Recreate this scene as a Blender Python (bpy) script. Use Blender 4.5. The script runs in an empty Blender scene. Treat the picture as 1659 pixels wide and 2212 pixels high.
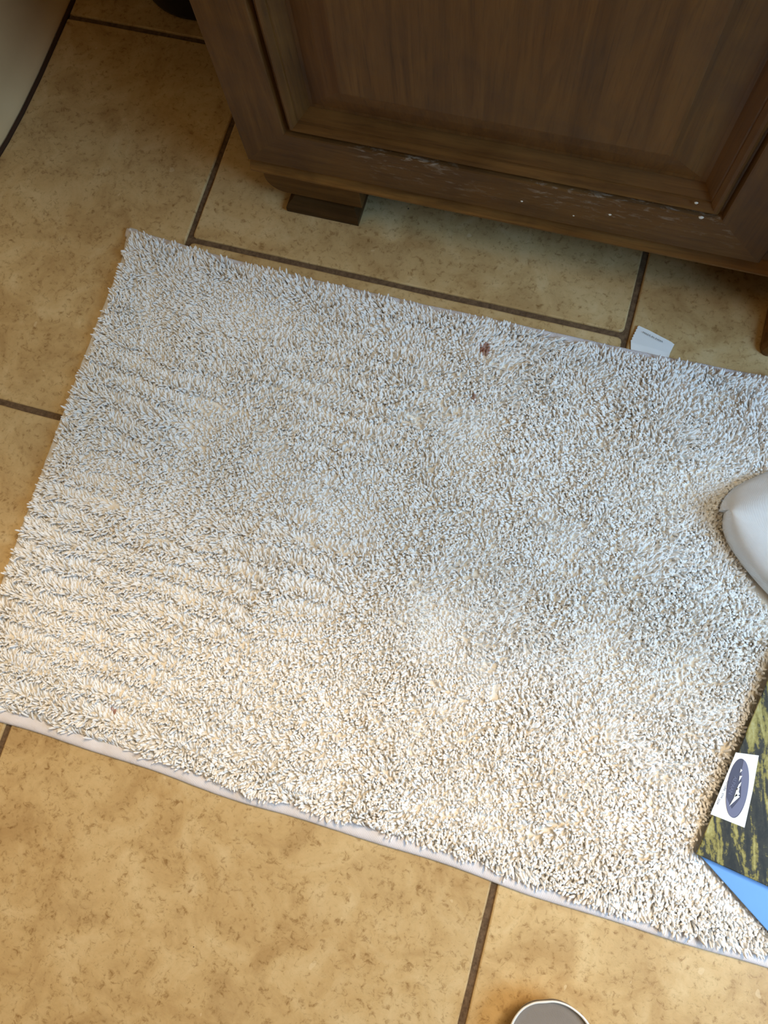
import bpy, bmesh, math, random
import numpy as np
from mathutils import Vector, Matrix

random.seed(7)
rng = np.random.default_rng(11)
S = bpy.context.scene
C = S.collection
PI = math.pi

# ------------------------------------------------------------------ helpers
def link(name, me, mat=None, parent=None, smooth=False):
    o = bpy.data.objects.new(name, me)
    C.objects.link(o)
    if mat is not None:
        me.materials.append(mat)
    if parent is not None:
        o.parent = parent
    if smooth:
        for p in me.polygons:
            p.use_smooth = True
    return o

def obj(name, bm, mat, parent=None, smooth=False, keep=False):
    bmesh.ops.recalc_face_normals(bm, faces=bm.faces)
    me = bpy.data.meshes.new(name)
    bm.to_mesh(me)
    bm.free()
    o = link(name, me, mat, None, smooth)
    if parent is not None:
        o.parent = parent
        o.matrix_parent_inverse = Matrix.Translation(-parent.location)
    return o

def thing(name, label, cat, loc, group=None):
    o = bpy.data.objects.new(name, None)
    C.objects.link(o)
    o.location = loc
    o['label'] = label
    o['category'] = cat
    if group:
        o['group'] = group
    return o

def tag(o, label, cat, group=None):
    o['label'] = label
    o['category'] = cat
    if group:
        o['group'] = group
    return o

def struct(name, bm, mat):
    o = obj(name, bm, mat)
    o['kind'] = 'structure'
    return o

def box(bm, x0, x1, y0, y1, z0, z1, bev=0.0, seg=2):
    vs = [bm.verts.new((x, y, z)) for x in (x0, x1) for y in (y0, y1) for z in (z0, z1)]
    f = [(0, 1, 3, 2), (4, 6, 7, 5), (0, 4, 5, 1), (2, 3, 7, 6), (0, 2, 6, 4), (1, 5, 7, 3)]
    fs = [bm.faces.new([vs[i] for i in q]) for q in f]
    if bev > 0:
        es = list({e for fa in fs for e in fa.edges})
        bmesh.ops.recalc_face_normals(bm, faces=fs)
        bmesh.ops.bevel(bm, geom=es, offset=bev, segments=seg, profile=.5, affect='EDGES')
    return vs

def prism(bm, pts, axis, a, b, bev=0.0):
    """polygon pts (u,v) pushed along an axis from a to b"""
    def P(u, v, w):
        return {'x': (w, u, v), 'y': (u, w, v), 'z': (u, v, w)}[axis]
    A = [bm.verts.new(P(u, v, a)) for u, v in pts]
    B = [bm.verts.new(P(u, v, b)) for u, v in pts]
    n = len(pts)
    fs = [bm.faces.new(A), bm.faces.new(list(reversed(B)))]
    for i in range(n):
        fs.append(bm.faces.new([A[i], B[i], B[(i + 1) % n], A[(i + 1) % n]]))
    if bev > 0:
        bmesh.ops.recalc_face_normals(bm, faces=fs)
        bmesh.ops.bevel(bm, geom=[e for e in fs[0].edges] + [e for e in fs[1].edges], offset=bev, segments=2, profile=.5, affect='EDGES')

def rings(bm, rs, cap0=True, cap1=True, closed=True):
    V = [[bm.verts.new(p) for p in r] for r in rs]
    n = len(V[0])
    for a, b in zip(V, V[1:]):
        for i in range(n if closed else n - 1):
            bm.faces.new([a[i], a[(i + 1) % n], b[(i + 1) % n], b[i]])
    if cap0:
        bm.faces.new(list(reversed(V[0])))
    if cap1:
        bm.faces.new(V[-1])
    return V

# ------------------------------------------------------------------ materials
class NT:
    def __init__(s, name):
        s.m = bpy.data.materials.new(name)
        s.m.use_nodes = True
        s.t = s.m.node_tree
        s.b = s.t.nodes['Principled BSDF']
    def n(s, typ, **kw):
        nd = s.t.nodes.new(typ)
        for k, v in kw.items():
            if k in nd.inputs:
                nd.inputs[k].default_value = v
            else:
                setattr(nd, k, v)
        return nd
    def l(s, a, b):
        s.t.links.new(a, b)
    def coords(s, scale=(1, 1, 1), rot=(0, 0, 0), loc=(0, 0, 0), kind='Object'):
        tc = s.n('ShaderNodeTexCoord')
        mp = s.n('ShaderNodeMapping')
        mp.inputs['Scale'].default_value = scale
        mp.inputs['Rotation'].default_value = rot
        mp.inputs['Location'].default_value = loc
        s.l(tc.outputs[kind], mp.inputs['Vector'])
        return mp.outputs[0]
    def noise(s, vec, scale, detail=4, rough=.55, dist=0.0):
        nd = s.n('ShaderNodeTexNoise')
        nd.inputs['Scale'].default_value = scale
        nd.inputs['Detail'].default_value = detail
        nd.inputs['Roughness'].default_value = rough
        nd.inputs['Distortion'].default_value = dist
        s.l(vec, nd.inputs['Vector'])
        return nd.outputs['Fac']
    def ramp(s, fac, stops):
        nd = s.n('ShaderNodeValToRGB')
        e = nd.color_ramp.elements
        while len(e) > len(stops):
            e.remove(e[-1])
        while len(e) < len(stops):
            e.new(1.0)
        for el, (p, c) in zip(e, stops):
            el.position = p
            el.color = (c, c, c, 1) if isinstance(c, (int, float)) else (*c, 1)
        s.l(fac, nd.inputs[0])
        return nd.outputs[0]
    def mix(s, fac, a, b, mode='MIX'):
        nd = s.n('ShaderNodeMix', data_type='RGBA', blend_type=mode)
        for sock, v in ((nd.inputs[0], fac), (nd.inputs[6], a), (nd.inputs[7], b)):
            if isinstance(v, (int, float)):
                sock.default_value = v
            elif isinstance(v, tuple):
                sock.default_value = (*v, 1)
            else:
                s.l(v, sock)
        return nd.outputs[2]
    def math(s, op, a, b=0.0, c=None):
        nd = s.n('ShaderNodeMath', operation=op)
        for sock, v in zip(nd.inputs, (a, b, c)):
            if v is None:
                continue
            if isinstance(v, (int, float)):
                sock.default_value = v
            else:
                s.l(v, sock)
        return nd.outputs[0]
    def bump(s, h, strength=.3, dist=.001, normal=None):
        nd = s.n('ShaderNodeBump')
        nd.inputs['Strength'].default_value = strength
        nd.inputs['Distance'].default_value = dist
        s.l(h, nd.inputs['Height'])
        if normal is not None:
            s.l(normal, nd.inputs['Normal'])
        s.l(nd.outputs[0], s.b.inputs['Normal'])
        return nd.outputs[0]
    def setp(s, color=None, rough=None, spec=None, **kw):
        if color is not None:
            if isinstance(color, tuple):
                s.b.inputs['Base Color'].default_value = (*color, 1)
            else:
                s.l(color, s.b.inputs['Base Color'])
        if rough is not None:
            if isinstance(rough, (int, float)):
                s.b.inputs['Roughness'].default_value = rough
            else:
                s.l(rough, s.b.inputs['Roughness'])
        if spec is not None:
            s.b.inputs['Specular IOR Level'].default_value = spec
        for k, v in kw.items():
            s.b.inputs[k].default_value = v
        return s.m

def tile_material():
    t = NT('travertine_tile')
    v = t.coords()
    at = t.n('ShaderNodeAttribute', attribute_name='tile_tone')
    sep = t.n('ShaderNodeSeparateColor')
    t.l(at.outputs['Color'], sep.inputs[0])
    # shift the stone pattern from tile to tile
    off = t.n('ShaderNodeVectorMath', operation='MULTIPLY_ADD')
    t.l(at.outputs['Color'], off.inputs[0])
    off.inputs[1].default_value = (7, 9, 5)
    t.l(v, off.inputs[2])
    p = off.outputs[0]
    big = t.noise(p, 7, 6, .66, .6)
    mid = t.noise(p, 22, 6, .62, .8)
    fine = t.noise(p, 170, 6, .72, .5)
    vor = t.n('ShaderNodeTexVoronoi', feature='F1')
    vor.inputs['Scale'].default_value = 75
    t.l(p, vor.inputs['Vector'])
    c0 = t.ramp(big, [(.3, (.50, .315, .13)), (.5, (.61, .425, .20)), (.7, (.70, .52, .27))])
    c1 = t.ramp(mid, [(.33, (.38, .22, .075)), (.5, (.61, .42, .185)), (.68, (.76, .59, .32))])
    c = t.mix(.5, c0, c1)
    c2 = t.ramp(fine, [(.30, (.42, .30, .16)), (.46, (.95, .95, .93)), (.56, (1, 1, 1)), (.72, (1.0, .99, .97))])
    c = t.mix(.85, c, c2, 'MULTIPLY')
    # worm-like darker flecks, gathered in patches
    w = t.noise(p, 250, 3, .55, 2.0)
    fl = t.ramp(w, [(.27, 1.0), (.36, 0.0)])
    patch = t.ramp(t.noise(p, 9, 3, .5), [(.42, 0.0), (.6, 1.0)])
    fl = t.math('MULTIPLY', fl, patch)
    c = t.mix(t.math('MULTIPLY', fl, .55), c, (.28, .165, .06))
    # small open pits
    pv = t.n('ShaderNodeTexVoronoi', feature='F1')
    pv.inputs['Scale'].default_value = 34
    pv.inputs['Randomness'].default_value = 1
    t.l(p, pv.inputs['Vector'])
    sc = t.n('ShaderNodeSeparateColor')
    t.l(pv.outputs['Color'], sc.inputs[0])
    rad = t.math('MULTIPLY', t.math('POWER', sc.outputs[0], 6.0), .055)
    pit = t.math('LESS_THAN', pv.outputs['Distance'], rad)
    c = t.mix(t.math('MULTIPLY', pit, .9), c, (.07, .04, .02))
    # light clasts
    cv = t.n('ShaderNodeTexVoronoi', feature='F1')
    cv.inputs['Scale'].default_value = 48
    t.l(t.n('ShaderNodeVectorMath', operation='ADD').outputs[0], cv.inputs['Vector'])
    cv.inputs['Vector'].links and None
    add = [n for n in t.t.nodes if n.bl_idname == 'ShaderNodeVectorMath' and n.operation == 'ADD'][-1]
    t.l(p, add.inputs[0])
    wn = t.n('ShaderNodeTexNoise')
    wn.inputs['Scale'].default_value = 60
    t.l(p, wn.inputs['Vector'])
    sc3 = t.n('ShaderNodeVectorMath', operation='SCALE')
    sc3.inputs['Scale'].default_value = .02
    t.l(wn.outputs['Color'], sc3.inputs[0])
    t.l(sc3.outputs[0], add.inputs[1])
    sc2 = t.n('ShaderNodeSeparateColor')
    t.l(cv.outputs['Color'], sc2.inputs[0])
    cl = t.math('LESS_THAN', cv.outputs['Distance'], t.math('MULTIPLY', t.math('POWER', sc2.outputs[1], 6.0), .17))
    c = t.mix(t.math('MULTIPLY', cl, .38), c, (.80, .64, .38))
    tone = t.math('MULTIPLY_ADD', sep.outputs[0], .14, .93)
    tv = t.n('ShaderNodeCombineColor')
    for i in range(3):
        t.l(tone, tv.inputs[i])
    c = t.mix(1.0, c, tv.outputs[0], 'MULTIPLY')
    h = t.math('ADD', fine, t.math('MULTIPLY', pit, -2.0))
    t.bump(h, .25, .0006)
    r = t.ramp(mid, [(.3, .34), (.7, .5)])
    t.setp(c, r, .45)
    return t.m

def grout_material():
    t = NT('brown_grout')
    v = t.coords()
    n = t.noise(v, 260, 4, .6)
    c = t.ramp(n, [(.3, (.085, .05, .026)), (.7, (.19, .12, .065))])
    t.bump(n, .5, .001)
    return t.setp(c, .9, .2)

def wood_material(name, horizontal=False, base=1.0):
    t = NT(name)
    sc = (6, 6, 60) if not horizontal else (6, 60, 60)
    if horizontal:
        v = t.coords((5, 70, 70))
    else:
        v = t.coords((70, 70, 5))
    g = t.noise(v, 1.0, 6, .62, 1.3)
    if horizontal:
        v2 = t.coords((30, 420, 420))
    else:
        v2 = t.coords((420, 420, 24))
    pore = t.noise(v2, 1.0, 3, .6, .3)
    v3 = t.coords((7, 7, 7))
    blotch = t.noise(v3, 1.6, 4, .6, .8)
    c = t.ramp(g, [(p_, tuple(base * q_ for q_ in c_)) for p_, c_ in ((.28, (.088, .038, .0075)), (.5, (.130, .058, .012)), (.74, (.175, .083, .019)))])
    pc = t.ramp(pore, [(.33, .42), (.47, 1.0)])
    c = t.mix(.38, c, pc, 'MULTIPLY')
    bl = t.ramp(blotch, [(.32, (.66, .60, .55)), (.55, (1, 1, 1)), (.75, (1.18, 1.12, .98))])
    c = t.mix(.85, c, bl, 'MULTIPLY')
    t.bump(t.math('ADD', pore, t.math('MULTIPLY', g, .4)), .25, .0004)
    r = t.ramp(blotch, [(.3, .42), (.7, .56)])
    return t.setp(c, r, .28)

def worn_wood_material(name, horizontal=True):
    """the same stained wood with pale rubbed chips along the inner edge of the frame"""
    m = wood_material(name, horizontal)
    t = NT.__new__(NT)
    t.m = m
    t.t = m.node_tree
    t.b = t.t.nodes['Principled BSDF']
    src = t.b.inputs['Base Color'].links[0].from_socket
    at = t.n('ShaderNodeAttribute', attribute_name='wear')
    n = t.noise(t.coords((60, 200, 200)), 1.0, 5, .7, .5)
    n2 = t.noise(t.coords((9, 9, 9)), 1.0, 2, .5)
    w = t.math('MULTIPLY', t.math('MULTIPLY', at.outputs['Fac'], t.ramp(n, [(.54, 0.0), (.66, 1.0)])), t.ramp(n2, [(.40, 0.0), (.6, 1.0)]))
    c = t.mix(t.math('MULTIPLY', w, .55), src, (.42, .36, .28))
    t.l(c, t.b.inputs['Base Color'])
    return m

def yarn_material():
    t = NT('cotton_pile')
    at = t.n('ShaderNodeAttribute', attribute_name='yarn_tone')
    sep = t.n('ShaderNodeSeparateColor')
    t.l(at.outputs['Color'], sep.inputs[0])
    c = t.ramp(sep.outputs[0], [(0, (.88, .835, .77)), (.5, (.93, .91, .87)), (1, (.97, .965, .95))])
    c = t.mix(sep.outputs[1], c, (.30, .085, .035))
    c = t.mix(sep.outputs[2], c, (.78, .58, .33))
    n = t.noise(t.coords(), 900, 2, .6)
    c = t.mix(.15, c, t.ramp(n, [(.3, .82), (.7, 1.0)]), 'MULTIPLY')
    t.bump(n, .35, .0005)
    return t.setp(c, .75, .18, **{'Sheen Weight': .15, 'Sheen Roughness': .5})

def plain(name, col, rough=.5, spec=.5, **kw):
    t = NT(name)
    n = t.noise(t.coords(), 35, 3, .5)
    c = t.mix(.12, col, t.ramp(n, [(.3, .75), (.7, 1.0)]), 'MULTIPLY')
    return t.setp(c, rough, spec, **kw)

def fabric(name, col, wave=900, rot=0.0):
    t = NT(name)
    v = t.coords(rot=(0, 0, rot))
    w = t.n('ShaderNodeTexWave', wave_type='BANDS', bands_direction='X')
    w.inputs['Scale'].default_value = wave
    w.inputs['Distortion'].default_value = 1.0
    t.l(v, w.inputs['Vector'])
    n = t.noise(v, 60, 4, .6)
    c = t.mix(.3, col, t.ramp(n, [(.3, .78), (.7, 1.0)]), 'MULTIPLY')
    t.bump(w.outputs['Fac'], .5, .0004)
    return t.setp(c, .85, .15)

M = dict(
    tile=tile_material(), grout=grout_material(),
    wood_v=wood_material('stained_wood_upright'), wood_h=wood_material('stained_wood_level', True),
    worn_h=worn_wood_material('worn_wood_level', True), worn_v=worn_wood_material('worn_wood_upright', False),
    yarn=yarn_material(), hem=fabric('hem_cloth', (.84, .80, .81), 420),
    hem_y=fabric('hem_cloth_side', (.84, .81, .77), 420, PI / 2),
    backing=fabric('mat_backing', (.93, .86, .74), 300),
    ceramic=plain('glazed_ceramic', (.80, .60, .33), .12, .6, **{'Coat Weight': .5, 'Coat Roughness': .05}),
    caulk=plain('dark_caulk', (.06, .03, .015), .8, .2),
    black=plain('black_plastic', (.012, .011, .012), .45, .4),
    white=plain('white_paint', (.85, .84, .82), .5, .4),
    wall=plain('painted_wall', (.72, .66, .55), .8, .2),
    towel=fabric('white_cotton_cloth', (.95, .95, .94), 700),
    paper=plain('label_paper', (.88, .90, .88), .35, .5),
    ink=plain('navy_ink', (.035, .035, .11), .5, .3),
    greyink=plain('grey_ink', (.10, .10, .09), .7, .2),
    oval_dark=plain('violet_black_print', (.040, .035, .075), .35, .4),
    oval_mid=plain('slate_violet_print', (.135, .135, .22), .35, .4),
    blue=plain('sky_blue_cover', (.13, .34, .74), .35, .5),
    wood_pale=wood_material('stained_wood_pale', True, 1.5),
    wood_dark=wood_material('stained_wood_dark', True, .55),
    counter=plain('stone_counter', (.62, .55, .45), .25, .5),
    rubber=plain('white_sole', (.86, .84, .78), .35, .5),
    insole=fabric('grey_footbed', (.27, .235, .20), 500),
    metal=plain('brushed_nickel', (.6, .56, .5), .3, .5, Metallic=1.0),
    fleck=plain('dried_white_paint', (.85, .85, .80), .5, .4),
)

# ------------------------------------------------------------------ floor: 457 mm tiles in offset columns
T = .457
G = .0029
bm = bmesh.new()
lay = bm.loops.layers.color.new('tile_tone')
def tile(x0, x1, y0, y1):
    tone = (random.random(), random.random(), random.random(), 1)
    # slightly wavering edges, softened arris
    def edge(a, b, n=14):
        out = []
        for i in range(n):
            s = i / n
            p = Vector(a).lerp(Vector(b), s)
            if i:
                p += Vector((random.uniform(-1, 1), random.uniform(-1, 1))) * .00035
            out.append(p)
        return out
    cr = .004
    pts = []
    cs = [(x0, y0), (x1, y0), (x1, y1), (x0, y1)]
    for k in range(4):
        a, b = Vector(cs[k]), Vector(cs[(k + 1) % 4])
        d = (b - a).normalized()
        pts += edge(a + d * cr, b - d * cr)
        pts.append(b - d * cr)
        nd = Vector((-d.y, d.x))
        pts.append(b - d * cr * .3 + nd * cr * .3)
    cx, cy = (x0 + x1) / 2, (y0 + y1) / 2
    def ring(ins, z):
        out = []
        for p in pts:
            q = Vector((p.x - math.copysign(min(ins, 1), p.x - cx) * (abs(p.x - cx) > (x1 - x0) / 2 - .006),
                        p.y - math.copysign(min(ins, 1), p.y - cy) * (abs(p.y - cy) > (y1 - y0) / 2 - .006)))
            out.append((q.x, q.y, z))
        return out
    n0 = len(bm.faces)
    rings(bm, [ring(0, -.006), ring(0, -.0016), ring(.0005, -.0006), ring(.0016, 0)], cap0=False, cap1=True)
    bm.faces.ensure_lookup_table()
    for f in bm.faces[n0:]:
        for lp in f.loops:
            lp[lay] = tone
A = .2376
for ci in range(-4, 5):
    oy = 0.0 if ci % 2 == 0 else A
    for rj in range(-5, 3):
        y0 = oy + rj * T
        x0 = ci * T
        if y0 + T > .70:
            continue
        tile(x0 + G, x0 + T - G, y0 + G, y0 + T - G)
fl = struct('floor', bm, M['tile'])
bm = bmesh.new()
box(bm, -4 * T, 5 * T, -2.6, .9, -.02, -.0022)
g = obj('grout', bm, M['grout'], fl)

# ------------------------------------------------------------------ walls
WY = .64
bm = bmesh.new(); box(bm, -4 * T, 5 * T, WY, WY + .1, -.02, 2.5); struct('wall_back', bm, M['wall'])
bm = bmesh.new(); box(bm, -.95, -.85, -2.6, WY, -.02, 2.5); struct('wall_left', bm, M['wall'])
bm = bmesh.new(); box(bm, -.85, .05, WY - .015, WY, 0, .09, .003); struct('baseboard_back', bm, M['white'])
bm = bmesh.new(); box(bm, -.85, -.835, -2.6, WY - .02, 0, .09, .003); struct('baseboard_left', bm, M['white'])

# ------------------------------------------------------------------ vanity cabinet
van = thing('vanity_cabinet', 'dark brown stained wooden vanity cabinet on bracket feet behind the white mat', 'cabinet', (.07, .10, 0))
DX0, DX1, DZ0, DZ1, DY = .0707, .5428, .0810, .700, .0500
bm = bmesh.new()
# case: sides, bottom, front stiles and rails (open behind the door is closed by the door itself)
box(bm, .0715, .089, .0585, WY - .02, .056, .83, .0008)
box(bm, .0885, .572, .075, WY - .02, .060, .078, .0005)
box(bm, .0715, .572, .0585, .0745, .79, .83, .0008)
box(bm, .0715, .0765, .0570, .0745, .078, .80, .0008)
box(bm, .538, .572, .0570, .0745, .078, .80, .0008)
box(bm, .554, .572, .075, WY - .02, .056, .83, .0008)
obj('case', bm, M['wood_h'], van)
bm = bmesh.new()
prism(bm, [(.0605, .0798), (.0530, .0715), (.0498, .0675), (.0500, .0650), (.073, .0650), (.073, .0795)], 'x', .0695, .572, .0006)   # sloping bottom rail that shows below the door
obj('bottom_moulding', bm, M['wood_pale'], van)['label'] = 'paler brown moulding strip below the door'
# door: one mitred frame built from a moulded profile round a raised panel
prof = [(0.0, -.019), (0.0, -.0015), (.0012, 0.0), (.0440, 0.0), (.0455, 0.0), (.0468, -.0006), (.0480, -.0030), (.0492, -.0062),
        (.0508, -.0064), (.0516, -.0036), (.0530, -.0008), (.0550, .0010), (.0572, .0000), (.0606, -.0034),
        (.0610, -.0050), (.0622, -.0052), (.0645, -.0076), (.0675, -.0108), (.0704, -.0138), (.0712, -.0158)]
wear = [0] * len(prof)
for i in (4, 5, 6):
    wear[i] = 1.0
wear[3] = .8
def frame_side(name, side, mat, parent):
    bm = bmesh.new()
    x0, x1, z0, z1 = DX0, DX1, DZ0, DZ1
    def pt(t, d, end):
        if side == 'left':
            return (x0 + t, DY - d, z0 + t if end == 0 else z1 - t)
        if side == 'right':
            return (x1 - t, DY - d, z0 + t if end == 0 else z1 - t)
        if side == 'bottom':
            return (x0 + t if end == 0 else x1 - t, DY - d, z0 + t)
        return (x0 + t if end == 0 else x1 - t, DY - d, z1 - t)
    pr = prof + [(.0712, -.019)]
    NS = 12
    V = []
    for k in range(NS + 1):
        s = k / NS
        V.append([bm.verts.new(Vector(pt(t, d, 0)).lerp(Vector(pt(t, d, 1)), s)) for t, d in pr])
    for k in range(NS):
        for i in range(len(pr)):
            j = (i + 1) % len(pr)
            bm.faces.new([V[k][i], V[k][j], V[k + 1][j], V[k + 1][i]])
    bm.faces.new(V[0]); bm.faces.new(list(reversed(V[-1])))
    o = obj(name, bm, mat, parent)
    a = o.data.attributes.new('wear', 'FLOAT', 'POINT')
    W = wear + [0]
    a.data.foreach_set('value', [W[i % len(pr)] for i in range(len(o.data.vertices))])
    return o
bm = bmesh.new()
def rect(ins, d):
    return [(DX0 + ins, DY - d, DZ0 + ins), (DX1 - ins, DY - d, DZ0 + ins), (DX1 - ins, DY - d, DZ1 - ins), (DX0 + ins, DY - d, DZ1 - ins)]
rings(bm, [rect(.069, -.018), rect(.069, -.0142), rect(.0740, -.0140), rect(.0900, -.0092), rect(.1030, -.0066), rect(.1050, -.0062), rect(.1056, -.0026), rect(.1075, -.0022)], cap0=True, cap1=True)
door = obj('door', bm, M['wood_v'], van)
def sub(o):
    return o
for side, nm, mt in (('left', 'stile', 'wood_v'), ('right', 'stile', 'wood_v'), ('bottom', 'rail', 'worn_h'), ('top', 'rail', 'wood_h')):
    o = frame_side(nm, side, M[mt], van)
    o.parent = door
    o.matrix_parent_inverse = Matrix.Identity(4)
    o.location = (0, 0, 0)
door_keep = door
# pale paint flecks on the bottom rail
for (fx, fz, r) in ((.3325, .1015, .0011), (.4085, .1075, .0013), (.4790, .1275, .0022), (.4700, .1440, .0016), (.3790, .0960, .0009)):
    bm = bmesh.new()
    n = 8
    bmesh.ops.create_uvsphere(bm, u_segments=10, v_segments=6, radius=1)
    for v in bm.verts:
        v.co = Vector((v.co.x * r * (1 + .3 * math.sin(5 * v.co.z)), v.co.y * r * .35, v.co.z * r * .8)) + Vector((fx, DY - .0001, fz))
    o = obj('paint_fleck', bm, M['fleck'], van, True)
    o.parent = door; o.matrix_parent_inverse = Matrix.Identity(4)
    o['label'] = 'dried white paint speck'

def bracket_foot(x0, x1, yf, zt, bx0, bx1, parent):
    bm = bmesh.new()
    # upper block with a rounded lower outer corner
    r = .020
    zb = .0200
    pts = [(x0, zt), (x0, zb + r)]
    for i in range(1, 9):
        a = i / 8 * PI / 2
        pts.append((x0 + r - r * math.cos(a), zb + r * .98 - r * .98 * math.sin(a)))
    pts += [(x1, zb), (x1, zt)]
    prism(bm, pts, 'y', yf, yf + .055, .0008)
    f = obj('foot', bm, M['wood_h'], parent)
    # flared ogee base moulding
    cs = [(-.007, .0205), (-.0072, .0165), (-.0055, .0130), (-.001, .0105), (.0050, .0085), (.0078, .0065), (.0082, .0035), (.0078, 0.0)]
    bm = bmesh.new()
    rs = []
    for d, z in cs:
        rs.append([(bx0 - d * .55, yf - d, z), (bx1 + d * .55, yf - d, z), (bx1 + d * .55, yf + .050, z), (bx0 - d * .55, yf + .050, z)])
    rings(bm, list(reversed(rs)))
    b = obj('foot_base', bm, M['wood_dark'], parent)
    b.parent = f; b.matrix_parent_inverse = Matrix.Identity(4)
    return f
bracket_foot(.0735, .1735, .0625, .0665, .0965, .1655, van)
# projecting middle section to the right, with its own feet
bm = bmesh.new()
MX0, MX1, MY = .592, 1.18, -.012
box(bm, MX0, MX0 + .018, MY + .02, WY - .02, .088, .83, .0008)
box(bm, MX1 - .018, MX1, MY + .02, WY - .02, .088, .83, .0008)
box(bm, MX0, MX1, MY + .018, MY + .04, .088, .12, .0015)
box(bm, MX0, MX1, MY + .018, MY + .04, .78, .83, .0015)
box(bm, MX0 + .02, MX1 - .02, MY + .045, WY - .02, .09, .105, .0005)
box(bm, .572, MX0, .0585, .0745, .056, .83, .0008)
obj('middle_section', bm, M['wood_v'], van)
for k in range(3):
    bm = bmesh.new()
    z0 = .125 + k * .218
    box(bm, MX0 + .01, MX1 - .01, MY, MY + .018, z0, z0 + .212, .003)
    d = obj('drawer', bm, M['wood_h'], van)
    bm = bmesh.new()
    bmesh.ops.create_uvsphere(bm, u_segments=16, v_segments=10, radius=.014)
    bmesh.ops.translate(bm, verts=bm.verts, vec=(( MX0 + MX1) / 2, MY - .012, z0 + .106))
    kb = obj('knob', bm, M['metal'], van, True)
    kb.parent = d; kb.matrix_parent_inverse = Matrix.Identity(4)
# foot of the middle section seen at the right edge of the mat
bm = bmesh.new()
cs = [(-.008, .088), (-.008, .040), (-.007, .030), (-.006, .022), (.0010, .017), (.0075, .013), (.0100, .007), (.0095, .0015), (.0080, 0)]
for (fx0, fx1) in ((.589, .665),):
    rs = []
    for d, z in reversed(cs):
        x0, x1, y0, y1 = fx0 - d, fx1 + d * .5, .0195 - d, .075
        rr = .007
        rs.append([(x0, y1, z), (x0, y0 + rr, z), (x0 + rr * .3, y0 + rr * .3, z), (x0 + rr, y0, z), (x1 - rr, y0, z), (x1, y0 + rr, z), (x1, y1, z)])
    rings(bm, rs)
obj('foot', bm, M['wood_pale'], van)  # paler than the other feet: light falling on it is put into the colour
for fx in (1.10,):
    bracket_foot(fx, fx + .08, .0, .0885, fx + .01, fx + .07, van)
for fx in (.08, .60, 1.10):
    bm = bmesh.new(); box(bm, fx, fx + .06, .50, .56, 0, .0885 if fx > .5 else .0605, .001)
    obj('foot', bm, M['wood_v'], van)
# worktop with basin lip
bm = bmesh.new()
box(bm, .045, 1.22, .028, WY - .001, .831, .868, .006, 3)
ct = obj('countertop', bm, M['counter'])
tag(ct, 'beige stone countertop lying over the brown vanity cabinet', 'countertop')

# the parts of the door were made relative to the world: parent chain keeps them there
for ch in list(door.children):
    ch.matrix_parent_inverse = Matrix.Identity(4)
door.matrix_parent_inverse = Matrix.Translation(-van.location)

# ------------------------------------------------------------------ toilet (its glazed base shows at the upper left)
toi = thing('toilet', 'cream glazed toilet base standing left of the vanity cabinet', 'toilet', (-.36, .15, 0))
def toilet_ring(hw, y0, y1, z, n=48, px=3.2):
    out = []
    cy, hl = (y0 + y1) / 2, (y1 - y0) / 2
    for i in range(n):
        a = 2 * PI * i / n
        c, s = math.cos(a), math.sin(a)
        e = 2 / px
        out.append((-.356 + hw * math.copysign(abs(c) ** e, c), cy + hl * math.copysign(abs(s) ** e, s), z))
    return out
bm = bmesh.new()
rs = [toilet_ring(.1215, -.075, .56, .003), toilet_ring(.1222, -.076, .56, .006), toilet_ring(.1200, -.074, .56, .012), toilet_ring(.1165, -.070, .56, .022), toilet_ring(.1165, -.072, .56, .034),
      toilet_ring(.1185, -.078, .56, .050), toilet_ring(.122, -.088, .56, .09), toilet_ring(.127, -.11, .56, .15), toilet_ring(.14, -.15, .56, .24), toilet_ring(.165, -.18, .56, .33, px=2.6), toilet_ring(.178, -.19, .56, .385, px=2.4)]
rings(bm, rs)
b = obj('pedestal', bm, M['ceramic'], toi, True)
bm = bmesh.new()
rings(bm, [toilet_ring(.1245, -.0785, .56, 0), toilet_ring(.1240, -.078, .56, .0022), toilet_ring(.1215, -.075, .56, .0032)])
obj('caulk_line', bm, M['caulk'], toi, True)['label'] = 'dark dirty caulk line'
bm = bmesh.new()
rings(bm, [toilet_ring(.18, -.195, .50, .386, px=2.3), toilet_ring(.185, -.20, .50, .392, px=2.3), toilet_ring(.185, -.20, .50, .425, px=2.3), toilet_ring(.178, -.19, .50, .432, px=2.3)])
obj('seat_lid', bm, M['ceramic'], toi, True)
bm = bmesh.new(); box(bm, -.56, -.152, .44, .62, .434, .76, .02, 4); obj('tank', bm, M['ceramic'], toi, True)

# ------------------------------------------------------------------ black bin behind the cabinet corner
bin_ = thing('waste_bin', 'round black bin standing on the tiles between toilet and cabinet', 'bin', (-.0926, .337, 0))
def circ(cx, cy, r, z, n=48):
    return [(cx + r * math.cos(2 * PI * i / n), cy + r * math.sin(2 * PI * i / n), z) for i in range(n)]
bm = bmesh.new()
bx, by = -.0926, .337
rings(bm, [circ(bx, by, r, z) for r, z in ((.074, 0), (.0775, .002), (.0785, .006), (.079, .05), (.084, .20), (.086, .235), (.083, .235), (.077, .05), (.074, .012))])
obj('bin_body', bm, M['black'], bin_, True)
bm = bmesh.new()
rings(bm, [circ(bx, by, r, z) for r, z in ((.0862, .228), (.0885, .229), (.0885, .238), (.085, .2385), (.0832, .2355))], cap0=False, cap1=False)
obj('rim', bm, M['black'], bin_, True)

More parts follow.
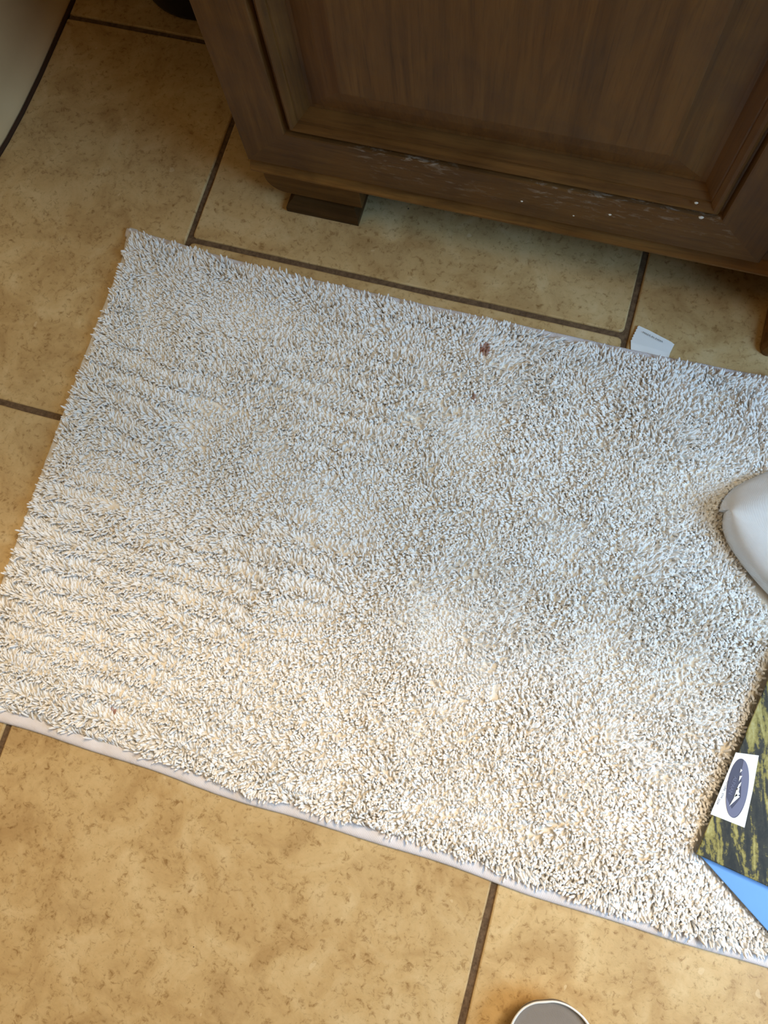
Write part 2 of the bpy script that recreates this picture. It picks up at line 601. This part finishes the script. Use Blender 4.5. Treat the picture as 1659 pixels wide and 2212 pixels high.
# ------------------------------------------------------------------ bath mat
mat_ = thing('bath_mat', 'white shaggy cotton bath mat lying on the tan floor tiles', 'bath mat', (.37, -.26, 0))
X0, X1 = -.0585, .795
YB = -.5115
def top_edge(x):      # the back edge of the mat sags a little towards the camera
    return np.interp(x, [-.066, .0, .052, .13, .25, .39, .48, .59, .80], [-.0035, -.0085, -.0125, -.0150, -.0150, -.0140, -.0140, -.0105, -.008])
def left_edge(y):
    return np.interp(y, [-.5115, -.46, -.40, -.32, -.22, -.12, -.07, -.04, -.003], [-.0525, -.0535, -.0555, -.0575, -.0600, -.0610, -.0605, -.0610, -.0665])
def bottom_edge(x):
    return -.5105 + .0012 * np.sin(x * 21) + .0007 * np.sin(x * 47 + 1)
# backing slab
NXg, NYg = 120, 60
def mat_uv(u, v):
    x = X0 + (X1 - X0) * u
    yt, yb = top_edge(x), bottom_edge(x)
    y = yb + (yt - yb) * v
    xl = left_edge(y)
    x = xl + (X1 - xl) * u
    return x, y
def swell(x, y):      # slow rise and fall of the cloth
    return (.0016 * np.sin(x * 19 + y * 9 + 1) + .0013 * np.sin(x * 33 - y * 27 + 2) + .0012 * np.sin(y * 41 + x * 13)) * .5 + .0018
bm = bmesh.new()
grid = [[None] * (NYg + 1) for _ in range(NXg + 1)]
low = [[None] * (NYg + 1) for _ in range(NXg + 1)]
for i in range(NXg + 1):
    for j in range(NYg + 1):
        u, v = .006 + .988 * i / NXg, .008 + .984 * j / NYg
        x, y = mat_uv(u, v)
        e = min(1, max(0, min(i - 1.5, NXg - i - 1.5, j - 1.5, NYg - j - 1.5)) / 2)
        grid[i][j] = bm.verts.new((x, y, .0026 + e * (.0030 + float(swell(x, y)) * .6)))
        low[i][j] = bm.verts.new((x, y, .0004))
for i in range(NXg):
    for j in range(NYg):
        bm.faces.new([grid[i][j], grid[i + 1][j], grid[i + 1][j + 1], grid[i][j + 1]])
        bm.faces.new([low[i][j], low[i][j + 1], low[i + 1][j + 1], low[i + 1][j]])
for i in range(NXg):
    bm.faces.new([grid[i][0], low[i][0], low[i + 1][0], grid[i + 1][0]])
    bm.faces.new([grid[i][NYg], grid[i + 1][NYg], low[i + 1][NYg], low[i][NYg]])
for j in range(NYg):
    bm.faces.new([grid[0][j], grid[0][j + 1], low[0][j + 1], low[0][j]])
    bm.faces.new([grid[NXg][j], low[NXg][j], low[NXg][j + 1], grid[NXg][j + 1]])
obj('backing', bm, M['backing'], mat_, True)

# stitched hem on the four edges: a flattened roll
def hem(side, w, mat):
    bm = bmesh.new()
    N = 240
    rs = []
    for k in range(N + 1):
        s = k / N
        if side == 'bottom':
            x, y = mat_uv(s, 0); nx, ny = 0, 1
            x = x + 0
        elif side == 'top':
            x, y = mat_uv(s, 1); nx, ny = 0, -1
        elif side == 'left':
            x, y = mat_uv(0, s); nx, ny = 1, 0
        else:
            x, y = mat_uv(1, s); nx, ny = -1, 0
        rr = []
        ww = w * (1 + .06 * math.sin(s * 70) + .05 * math.sin(s * 173 + 1))
        hh = .0046 * (1 + .12 * math.sin(s * 90 + 2) + .08 * math.sin(s * 211))
        for (a, h) in ((0, .0012), (.02, .45), (.10, .80), (.25, 1.0), (.5, 1.0), (.75, .85), (.93, .70), (1.0, .55)):
            rr.append((float(x + nx * a * ww), float(y + ny * a * ww), .0004 + max(h, .1) * hh * .93))
        rr += [(float(x + nx * ww), float(y + ny * ww), .0004), (float(x + nx * .0008), float(y + ny * .0008), .0003)]
        rs.append(rr)
    rings(bm, rs)
    return obj('hem', bm, mat, mat_, True)
hem('bottom', .0115, M['hem'])
hem('top', .010, M['hem'])
hem('left', .0105, M['hem_y'])
hem('right', .0105, M['hem_y'])

# care label tucked under the back edge
bm = bmesh.new()
tp = [(.4650, -.0180), (.5000, -.0200), (.5002, -.0090), (.5024, .0010), (.4990, .0027), (.4760, .0092), (.4662, .0117)]
zz = [(.4648, .0100), (.4653, .0085), (.4641, .0070), (.4647, .0055), (.4635, .0040), (.4641, .0025), (.4629, .0010), (.4635, -.0005), (.4624, -.0020), (.4630, -.0035), (.4618, -.0050), (.4624, -.0065)]
prism(bm, tp + zz, 'z', .0003, .0010)
for v in bm.verts:
    if v.co.y > -.012:
        v.co.z += .0016 * (.5 + .5 * math.sin((v.co.x - .462) * 90)) + .0006
tg = obj('care_label', bm, M['paper'], mat_)

def text_mesh(name, body, size, loc, ang, mat, parent, sx=1.0, extrude=0.0):
    cu = bpy.data.curves.new(name, 'FONT')
    cu.body = body
    cu.size = size
    cu.align_x = 'CENTER'
    cu.align_y = 'CENTER'
    o = bpy.data.objects.new(name, cu)
    C.objects.link(o)
    dg = bpy.context.evaluated_depsgraph_get()
    me = bpy.data.meshes.new_from_object(o.evaluated_get(dg))
    bpy.data.objects.remove(o)
    bpy.data.curves.remove(cu)
    R = Matrix.Rotation(ang, 4, 'Z')
    me.transform(Matrix.Translation(loc) @ R @ Matrix.Diagonal((sx, 1, 1, 1)))
    me.materials.clear()
    t = link(name, me, mat)
    t.parent = parent
    return t
t_ = text_mesh('print', 'MADE IN INDIA', .0024, (.4812, .0026, .0038), -.27, M['greyink'], tg, 1.25)

# --- pile: yarn tufts set in wavering rows
def noise2(x, y, seed, f):
    r = np.random.default_rng(seed)
    out = np.zeros_like(x)
    for k in range(9):
        a = r.uniform(0, 2 * PI); w = f * r.uniform(.6, 1.5); ph = r.uniform(0, 2 * PI)
        out += np.sin((x * math.cos(a) + y * math.sin(a)) * w + ph + .8 * np.sin((x * math.sin(a) - y * math.cos(a)) * w * .6 + ph * 2))
    return out / 3.0

P_ = .0020
xs = np.arange(X0 - .02, .792, P_)
ys = np.arange(YB, .0, P_)
gx, gy = np.meshgrid(xs, ys, indexing='ij')
gy = gy + (np.arange(len(xs)) % 2)[:, None] * P_ * .5
bx_ = (gx + rng.uniform(-.42, .42, gx.shape) * P_).ravel()
by_ = (gy + rng.uniform(-.42, .42, gx.shape) * P_).ravel()
ins = (by_ < top_edge(bx_) - .0085) & (by_ > bottom_edge(bx_) + .0105) & (bx_ > left_edge(by_) + .0090) & (bx_ < X1 - .010)
bx_, by_ = bx_[ins], by_[ins]
# row structure, clearest in the left half
ROW = .0205
wob = .0034 * noise2(bx_, by_, 41, 16) + .0016 * noise2(bx_, by_, 42, 60) + .0022 * np.sin(bx_ * 14 + by_ * 6) + .0018 * np.sin(bx_ * 37 + 2 + by_ * 20) + .0009 * np.sin(bx_ * 90 + by_ * 11)
ph = ((by_ + wob + .10 * (bx_ - .1) * .25) / ROW) % 1.0
d = np.minimum(ph, 1 - ph)
rowid = np.floor((by_ + wob + .025 * (bx_ - .1)) / ROW)
strength = np.clip(1.2 - (bx_ + .06) / .50, .30, 1.0) * np.clip(.62 + .62 * noise2(bx_, by_, 5, 24), .10, 1.05) * np.clip(.45 + (-.02 - by_) / .25, .45, 1)
gap = np.minimum(np.abs(ph - .98), np.abs(ph + .02))
keep = rng.random(len(bx_)) > np.clip((.10 - gap) / .05, 0, 1) * .95 * strength
thin = noise2(bx_, by_, 9, 95)
keep &= rng.random(len(bx_)) > np.clip((thin - .95) * .6, 0, .5)
# places where the pile has parted
PARTS = [((0.4493, -0.2439), (0.4852, -0.2405)), ((0.4852, -0.2405), (0.5169, -0.2445)), ((0.0455, -0.0238), (0.0589, -0.026)), ((0.0233, -0.0334), (0.0393, -0.028)), ((0.071, -0.1705), (0.1027, -0.1703)), ((0.1406, -0.1389), (0.1944, -0.1434)), ((0.2724, -0.0819), (0.2883, -0.1112)), ((0.3665, -0.3687), (0.3931, -0.3742)), ((0.3448, -0.4528), (0.3495, -0.4546)), ((0.3552, -0.4745), (0.3597, -0.479)), ((0.1675, -0.3213), (0.2081, -0.32)), ((0.4141, -0.3592), (0.4238, -0.3727)), ((0.0602, -0.3096), (0.1181, -0.3123)), ((0.0042, -0.2894), (0.054, -0.2926)), ((0.2079, -0.2765), (0.2624, -0.2774)), ]
ax_, ay_ = np.zeros(len(bx_)), np.zeros(len(bx_))
for (sa, sb) in PARTS:
    ex_, ey_ = sb[0] - sa[0], sb[1] - sa[1]
    l2 = ex_ * ex_ + ey_ * ey_
    tt = np.clip(((bx_ - sa[0]) * ex_ + (by_ - sa[1]) * ey_) / l2, 0, 1)
    wig = .0007 * np.sin(bx_ * 900)
    qx, qy = bx_ - (sa[0] + tt * ex_), by_ - (sa[1] + tt * ey_) + wig
    dq = np.hypot(qx, qy) + 1e-6
    keep &= dq > .0007
    f_ = np.exp(-(dq / .0045) ** 2) * .45
    ax_ += qx / dq * f_; ay_ += qy / dq * f_
bx_, by_, ph, d, strength, ax_, ay_ = bx_[keep], by_[keep], ph[keep], d[keep], strength[keep], ax_[keep], ay_[keep]
n = len(bx_)
# lean field
lx = .55 * noise2(bx_, by_, 1, 24) + .55 * noise2(bx_, by_, 2, 75) + .45 * noise2(bx_, by_, 12, 190)
ly = .55 * noise2(bx_, by_, 3, 24) + .55 * noise2(bx_, by_, 4, 75) + .45 * noise2(bx_, by_, 13, 190)
lx *= .55; ly *= .55
ss = np.clip((ph - .28) / .25, 0, 1)
ly += (1.15 * ss * ss * (3 - 2 * ss) - .12) * strength
lx -= .5 * ss * strength
calm = 1 - .55 * strength * (1 - ss)
lx *= calm; ly *= calm
ex = bx_ - left_edge(by_)
lx -= np.exp(-ex / .016) * .65 + .35 * np.clip(1 - ex / .25, 0, 1)
ly += np.exp(-(top_edge(bx_) - by_) / .018) * 1.15
ly -= np.exp(-(by_ - bottom_edge(bx_)) / .02) * .75
lx += rng.normal(0, .40, n) + ax_; ly += rng.normal(0, .40, n) + ay_
m_ = np.hypot(lx, ly) + 1e-6
sc_ = np.minimum(m_, 1.75) / m_
lx *= sc_; ly *= sc_
m_ = np.hypot(lx, ly)
tilt = np.arctan(m_ * 1.05)
dirx, diry = lx / m_, ly / m_
L = (.0088 + rng.normal(0, .0011, n)) * (1 + .16 * noise2(bx_, by_, 6, 60)) * (1 - .12 * strength * np.clip((.2 - d) / .2, 0, 1))
L = np.clip(L, .0058, .0135)
# left end is more felted: finer, shorter yarn
fuzz = np.clip(1 - (bx_ + .06) / .22, 0, 1)
R_ = (.00116 + rng.normal(0, .00013, n)) * (1 - .16 * fuzz)
base_z = .0032 + .6 * swell(bx_, by_) + strength * .0048 * np.exp(-((ph - .17) / .17) ** 2) + .0006 * noise2(bx_, by_, 31, 60)
# things that press the pile flat
press = np.ones(n)
def inside(poly, grow):
    cx = sum(p[0] for p in poly) / len(poly); cy = sum(p[1] for p in poly) / len(poly)
    ok = np.ones(n, bool)
    area = sum(poly[i][0] * poly[(i + 1) % len(poly)][1] - poly[(i + 1) % len(poly)][0] * poly[i][1] for i in range(len(poly)))
    sgn = 1 if area > 0 else -1
    for i in range(len(poly)):
        ax, ay = poly[i]; qx, qy = poly[(i + 1) % len(poly)]
        l_ = math.hypot(qx - ax, qy - ay)
        dd = ((qx - ax) * (by_ - ay) - (qy - ay) * (bx_ - ax)) / l_ * sgn
        ok &= dd > -grow
    return ok
BOOK = [(.6031, -.4389), (.6397, -.2522), (.7880, -.2718), (.7515, -.4585)]
BLUE = [(.6052, -.4378), (.7060, -.5040), (.815, -.3360), (.700, -.2780)]
TOWEL = [(.585, -.156), (.602, -.205), (.635, -.232), (.775, -.232), (.775, -.085), (.640, -.075), (.604, -.105)]
press[inside(BOOK, -.0005)] = .42
press[inside(BLUE, -.0005)] = .42
press[inside(TOWEL, -.001)] = .40
# yarn geometry: four rings of five and a rounded tip
NS = 5
ts = np.array([0.0, .38, .72, .92])
rs_ = np.array([.78, 1.0, 1.02, .74])
up0 = np.cos(tilt * .62); h0 = np.sin(tilt * .62)
up1 = np.cos(np.minimum(tilt * 1.35, 1.62)); h1 = np.sin(np.minimum(tilt * 1.35, 1.62))
side = rng.normal(0, .25, n)
d0 = np.stack([dirx * h0, diry * h0, up0], 1)
d1 = np.stack([dirx * h1 - diry * side * h1, diry * h1 + dirx * side * h1, up1], 1)
base = np.stack([bx_, by_, base_z], 1)
def center(t):
    return base + (d0 * (t - t * t / 2) + d1 * (t * t / 2)) * L[:, None]
verts = np.zeros((n, 4 * NS + 1, 3), np.float32)
dirm = d0 + d1
dirm /= np.linalg.norm(dirm, axis=1)[:, None]
ref = np.tile(np.array([0., 0., 1.]), (n, 1))
ref[np.abs(dirm[:, 2]) > .9] = (1., 0., 0.)
uu = np.cross(dirm, ref); uu /= np.linalg.norm(uu, axis=1)[:, None]
vv = np.cross(dirm, uu)
flat = rng.uniform(.78, 1.0, n)
ang0 = rng.uniform(0, 2 * PI, n)
for k in range(4):
    c = center(ts[k])
    for s in range(NS):
        a = 2 * PI * s / NS
        verts[:, k * NS + s, :] = c + (uu * math.cos(a) + vv * (math.sin(a) * flat[:, None])) * (R_ * rs_[k])[:, None]
verts[:, 4 * NS, :] = center(1.03)
verts[:, :, 2] = .0022 + (verts[:, :, 2] - .0022) * press[:, None]
verts[:, :, 2] = np.maximum(verts[:, :, 2], .0012)
fq = []
for k in range(3):
    for s in range(NS):
        fq.append((k * NS + s, k * NS + (s + 1) % NS, (k + 1) * NS + (s + 1) % NS, (k + 1) * NS + s))
ft = [(3 * NS + s, 3 * NS + (s + 1) % NS, 4 * NS) for s in range(NS)]
nv = 4 * NS + 1
fq = np.array(fq); ft = np.array(ft)
offs = (np.arange(n) * nv)[:, None, None]
q = (fq[None] + offs).reshape(n, -1)
tr = (ft[None] + offs).reshape(n, -1)
loops = np.concatenate([q, tr], 1).astype(np.int32).ravel()
cnt = np.tile(np.array([4] * len(fq) + [3] * len(ft)), n)
starts = np.concatenate([[0], np.cumsum(cnt)[:-1]]).astype(np.int32)
me = bpy.data.meshes.new('pile')
me.vertices.add(n * nv)
me.vertices.foreach_set('co', verts.reshape(-1))
me.loops.add(len(loops))
me.loops.foreach_set('vertex_index', loops)
me.polygons.add(len(starts))
me.polygons.foreach_set('loop_start', starts)
me.update(calc_edges=True)
me.polygons.foreach_set('use_smooth', np.ones(len(starts), bool))
# yarn colour: natural white to cream, a few rust stains and straw-coloured marks
tone = np.clip(.62 + rng.normal(0, .17, n) + .10 * noise2(bx_, by_, 21, 45), 0, 1)
stain = np.zeros(n); straw = np.zeros(n)
for (sx, sy, r, w) in ((.3303, -.0486, .0036, .95), (.3318, -.0530, .0018, .9), (.3324, -.1008, .0020, .9), (.0904, -.4674, .0013, .95), (.0950, -.4690, .0014, .95), (.2640, -.1010, .0012, .0)):
    tip = base + (d0 * .5 + d1 * .5) * L[:, None]
    dd = np.hypot(tip[:, 0] - sx, tip[:, 1] - sy)
    stain = np.maximum(stain, w * (dd < r * 1.35) * rng.uniform(.7, 1.0, n))
for (sx, sy, r) in ((.2316, -.2929, .0022), (.1890, -.3440, .0018)):
    straw = np.maximum(straw, (np.hypot(bx_ - sx, by_ - sy) < r) * .9)
for k in range(70):
    sx, sy = rng.uniform(-.04, .6), rng.uniform(-.5, -.25)
    dd = np.hypot(bx_ - sx, by_ - sy)
    straw = np.maximum(straw, (dd < rng.uniform(.0015, .0035)) * rng.uniform(.1, .45))
col = np.ones((n, nv, 4), np.float32)
depth = np.ones(nv)
col[:, :, 0] = tone[:, None]
col[:, :, 1] = stain[:, None]
col[:, :, 2] = straw[:, None]
ca = me.attributes.new('yarn_tone', 'FLOAT_COLOR', 'POINT')
ca.data.foreach_set('color', col.reshape(-1))
pile = link('pile', me, M['yarn'])
pile['kind'] = 'stuff'
pile.parent = mat_
pile.matrix_parent_inverse = Matrix.Translation(-mat_.location)

# ------------------------------------------------------------------ sky-blue booklet under the forest book
bl = thing('booklet', 'sky-blue booklet lying on the mat beneath the forest-cover book', 'booklet', (.70, -.40, .0115))
bm = bmesh.new(); prism(bm, BLUE, 'z', .0128, .0150, .0004); obj('cover', bm, M['blue'], bl)
bm = bmesh.new(); prism(bm, [(.6095, -.4360), (.706, -.5000), (.811, -.3365), (.7005, -.2815)], 'z', .0100, .0126); obj('pages', bm, M['paper'], bl)

def forest_cover():
    t = NT('forest_photo_print')
    v = t.coords((1, 1, 1), (0, 0, -.22))
    st = t.n('ShaderNodeMapping'); st.inputs['Scale'].default_value = (120, 26, 1)
    t.l(v, st.inputs['Vector'])
    nz = t.noise(st.outputs[0], 1.0, 5, .6, .9)
    nf = t.noise(v, 330, 4, .7, .5)
    st2 = t.n('ShaderNodeMapping'); st2.inputs['Scale'].default_value = (52, 9, 1)
    t.l(v, st2.inputs['Vector'])
    nb = t.noise(st2.outputs[0], 1.0, 3, .5, .6)
    f = t.math('ADD', t.math('MULTIPLY', nz, .62), t.math('MULTIPLY', nb, .62))
    f = t.math('ADD', f, t.math('MULTIPLY', t.math('SUBTRACT', nf, .5), .22))
    c = t.ramp(f, [(.52, (.018, .020, .018)), (.615, (.040, .040, .028)), (.65, (.22, .19, .045)), (.72, (.38, .34, .11)), (.82, (.50, .48, .26))])
    return t.setp(c, .5, .22)
fc = forest_cover()
bk = thing('book', 'book with dark forest photo cover and white oval-logo sticker, on the mat edge', 'book', (.70, -.30, .0150))
bm = bmesh.new(); prism(bm, BOOK, 'z', .0202, .0218, .0005); obj('cover', bm, fc, bk)
bm = bmesh.new(); prism(bm, [(.6065, -.4362), (.6420, -.2550), (.7850, -.2740), (.7490, -.4550)], 'z', .0153, .0200); obj('pages', bm, M['paper'], bk)
zs = .0220
bm = bmesh.new()
prism(bm, [(.6082 - .0006, -.4059), (.6351, -.4084), (.6362, -.3790), (.6360, -.3501), (.6180, -.3529), (.6128, -.3795)][::-1], 'z', zs - .0001, zs + .0003)
stk = obj('sticker', bm, M['paper'], bk)
stk['label'] = 'white sticker with dark oval mountain logo'
def ell(cx, cy, a, b, rot, n=48, t0=0, t1=2 * PI):
    out = []
    for i in range(n):
        t = t0 + (t1 - t0) * i / (n - 1 if t1 - t0 < 6.2 else n)
        x, y = a * math.cos(t), b * math.sin(t)
        out.append((cx + x * math.cos(rot) - y * math.sin(rot), cy + x * math.sin(rot) + y * math.cos(rot)))
    return out
EC = (.6242, -.3800); ER = PI / 2 + .03; EA, EB = .0236, .0083
def flatpoly(name, pts, z, mat):
    bm = bmesh.new()
    prism(bm, pts, 'z', z, z + .0001)
    o = obj(name, bm, mat, bk)
    o.parent = stk
    o.matrix_parent_inverse = Matrix.Identity(4)
    return o
flatpoly('logo_oval', ell(*EC, EA, EB, ER), zs + .0004, M['oval_dark'])
def loc_(u, v):   # u along the long axis (up), v to the right
    return (EC[0] + v * EB - u * EA * .03 / 1.0, EC[1] + u * EA + v * EB * .03)
hill = []
for i in range(40):
    t = -2.75 + (1.50 + 2.75) * i / 39
    hill.append((EC[0] + EB * .985 * math.cos(t), EC[1] + EA * .985 * math.sin(t)))
hill += [loc_(.55, .12), loc_(.1, .30), loc_(-.28, .42), loc_(-.5, .10), loc_(-.72, -.25)]
flatpoly('logo_hills', hill, zs + .0006, M['oval_mid'])
for pk in ([(-.66, -.52), (-.20, -.05), (-.26, .32)], [(-.33, -.20), (-.02, -.05), (.02, .18), (-.12, .16), (-.18, .30)],
           [(-.12, -.12), (.12, .05), (.24, .26), (.10, .22)], [(.22, .02), (.42, .02), (.44, .26)], [(.52, 0), (.62, .20), (.66, .02)]):
    flatpoly('logo_peak', [loc_(u, v) for u, v in pk], zs + .0008, M['paper'])
lt = text_mesh('logo_text', 'ALPAAN', .0040, (.6200, -.379, zs + .00085), -PI / 2 - .12, M['oval_mid'], stk, 1.0)
t1 = text_mesh('sticker_text', 'FUTURE : STM', .0021, (.6146, -.3840, zs + .0005), -PI / 2 - .19, M['ink'], stk, 1.15)
t2 = text_mesh('sticker_text', '2534', .0022, (.6117, -.3945, zs + .0005), -PI / 2 - .19, M['ink'], stk, 1.1)

# ------------------------------------------------------------------ white folded cloth, right edge of the mat
bm = bmesh.new()
secs = []
NX = 26
NYc = 34
def cloth_section(s):
    """ring of points across the bundle at distance s (0 tip .. 1 right end)"""
    x = .574 + .20 * s
    w = (min(1, s / .55) ** .55)
    ridge_y = -.158 - .045 * s
    half_lo = .004 + .066 * w            # towards the camera
    half_hi = .004 + .100 * min(1, s / .5) ** .5
    top = .040 + .014 * w
    out = []
    m = NYc // 2
    for i in range(m + 1):               # upper, from back to front over the ridge
        a = i / m
        if a < .55:
            b = a / .55
            y = ridge_y + half_hi * (1 - b)
            z = .0135 + (top - .0135) * (.35 * b + .65 * math.sin(b * PI / 2) ** 1.0)
            z += .0030 * math.sin(b * 9 + x * 130) * math.sin(b * PI) * w
        else:
            b = (a - .55) / .45
            y = ridge_y - half_lo * math.sin(b * PI / 2)
            z = .0135 + (top - .0135) * (math.cos(b * PI / 2) ** .42) + .001 * math.sin(b * 5 + 1)
        out.append((x - .006 * (1 - a) * (a > 0), y, z))
    for i in range(1, m):
        a = i / m
        y = (ridge_y - half_lo) + (half_lo + half_hi) * a
        out.append((x, y, .0125))
    return out
for k in range(NX + 1):
    s = (k / NX) ** 1.5
    secs.append(cloth_section(s))
rings(bm, secs)
cl = obj('folded_cloth', bm, M['towel'], None, True)
tag(cl, 'white folded cloth bundle resting on the mat near its right side', 'cloth')

# ------------------------------------------------------------------ sandal, bottom of the view
sd = thing('sandal', 'grey sandal with raised white sole rim on the tiles below the mat', 'sandal', (.525, -.68, 0))
half = [(0, 0), (.010, .0002), (.022, -.0045), (.0335, -.0150), (.0405, -.034), (.0425, -.060), (.0395, -.095), (.034, -.130), (.033, -.170), (.0365, -.205), (.034, -.232), (.022, -.249), (0, -.256)]
left = [(-.010, -.0010), (-.0205, -.0065), (-.0290, -.0180), (-.0340, -.038), (-.0370, -.065), (-.038, -.095), (-.036, -.130), (-.034, -.170), (-.036, -.205), (-.033, -.232), (-.020, -.249)]
outl = half + left[::-1]
def smooth_loop(p, it=2):
    for _ in range(it):
        q = []
        for i in range(len(p)):
            a, b = p[i], p[(i + 1) % len(p)]
            q += [(a[0] * .75 + b[0] * .25, a[1] * .75 + b[1] * .25), (a[0] * .25 + b[0] * .75, a[1] * .25 + b[1] * .75)]
        p = q
    return p
outl = smooth_loop(outl)
RO = .30   # toe leans to the left of the view
def sandal_ring(ins, z):
    out = []
    cx = 0; cy = -.125
    for x, y in outl:
        r = math.hypot(x - cx, (y - cy))
        nx, ny = x / .038, (y - cy) / .128
        l = math.hypot(nx / .038, ny / .128) + 1e-9
        qx, qy = x - ins * (nx / .038) / l, y - ins * (ny / .128) / l
        X = qx * math.cos(RO) - qy * math.sin(RO)
        Y = qx * math.sin(RO) + qy * math.cos(RO)
        out.append((.5110 + X, -.5755 + Y, z))
    return out
bm = bmesh.new()
rings(bm, [sandal_ring(.024, 0), sandal_ring(.019, .004), sandal_ring(.012, .013), sandal_ring(.005, .023), sandal_ring(.0008, .0285), sandal_ring(.0002, .0300), sandal_ring(.0008, .0308), sandal_ring(.0018, .0306), sandal_ring(.0026, .0290), sandal_ring(.0028, .020)])
obj('sole', bm, M['rubber'], sd, True)
bm = bmesh.new()
rings(bm, [sandal_ring(.0027, .0205), sandal_ring(.0027, .0268), sandal_ring(.0048, .0255), sandal_ring(.0080, .0262), sandal_ring(.011, .0262)], cap0=False)
fb = obj('footbed', bm, M['insole'], sd, True)
for p_ in fb.data.polygons:
    if len(p_.vertices) > 8:
        p_.use_smooth = False
bm = bmesh.new()
rs = []
c0 = Vector((.5110, -.5755, 0)) + Vector((-(-.095) * math.sin(RO), -.095 * math.cos(RO), 0))
ax = Vector((math.cos(RO), math.sin(RO), 0)); ay = Vector((-math.sin(RO), math.cos(RO), 0))
for k in range(15):
    a = PI * k / 14
    p = c0 + ax * (.043 * math.cos(a)) + Vector((0, 0, .012 + .048 * math.sin(a)))
    nrm = (ax * math.cos(a) + Vector((0, 0, math.sin(a))))
    rs.append([tuple(p + ay * w + nrm * h) for w, h in ((-.026, 0), (.026, 0), (.026, .003), (-.026, .003))])
rings(bm, rs)
obj('strap', bm, M['insole'], sd, True)

# ------------------------------------------------------------------ lamp over the mirror, daylight from the right
lamp = thing('vanity_light', 'warm light bar mounted on the wall above the vanity', 'lamp', (.52, WY - .05, 2.02))
bm = bmesh.new(); box(bm, .20, .90, WY - .03, WY, 1.98, 2.08, .004); obj('backplate', bm, M['metal'], lamp)

def area(name, loc, target, size, size_y, power, color, spread=PI):
    L_ = bpy.data.lights.new(name, 'AREA')
    L_.shape = 'RECTANGLE'; L_.size = size; L_.size_y = size_y
    L_.energy = power; L_.color = color
    L_.spread = spread
    o = bpy.data.objects.new(name, L_)
    C.objects.link(o)
    o.location = loc
    dr = Vector(target) - Vector(loc)
    o.rotation_euler = dr.to_track_quat('-Z', 'Y').to_euler()
    return o
area('warm_lamp', (.78, WY - .10, 2.02), (.30, -.55, 0), .75, .09, 38, (1.0, .75, .48))
area('window_daylight', (1.32, -.40, .85), (.66, -.36, 0), .5, .6, 4.6, (.42, .69, 1.0), math.radians(100))
area('overhead_fill', (.85, .10, 2.2), (.35, -.2, 0), .30, .30, 13.0, (1.0, .94, .77))  # added fill with no fixture, placed so the countertop shades the upper-left floor
area('ceiling_bounce', (.5, -.40, 2.4), (.3, -.1, .2), .7, .7, 4.4, (1.0, .66, .29))

w = bpy.data.worlds.new('room_ambience')
S.world = w
w.use_nodes = True
w.node_tree.nodes['Background'].inputs[0].default_value = (1.0, .74, .42, 1)
w.node_tree.nodes['Background'].inputs[1].default_value = .03

# ------------------------------------------------------------------ camera: hand-held, looking almost straight down
cam = bpy.data.cameras.new('camera')
co = bpy.data.objects.new('camera', cam)
C.objects.link(co)
Rm = Matrix(((0.958080990622999, -0.25228588992303413, 0.13576687796580098),
             (0.2755063287127604, 0.9413068846320357, -0.19503233522553864),
             (-0.07859439067805313, 0.2242614070455573, 0.9713545918272494)))
co.matrix_world = Matrix.Translation((.378317, -.371800, .713029)) @ Rm.to_4x4()
cam.sensor_fit = 'VERTICAL'
cam.sensor_height = 24.0
cam.sensor_width = 18.0
cam.lens = 24.0 * 1687.83 / 2212
cam.clip_start = .01
S.camera = co

S.view_settings.view_transform = 'Standard'
S.view_settings.look = 'None'
S.view_settings.exposure = 0.0
S.view_settings.gamma = 1.0
S.view_settings.use_curve_mapping = False
S.cycles.use_denoising = True
S.cycles.diffuse_bounces = 4
S.cycles.glossy_bounces = 2
S.cycles.max_bounces = 5
S.cycles.caustics_reflective = False
S.cycles.caustics_refractive = False
S.cycles.adaptive_threshold = .045
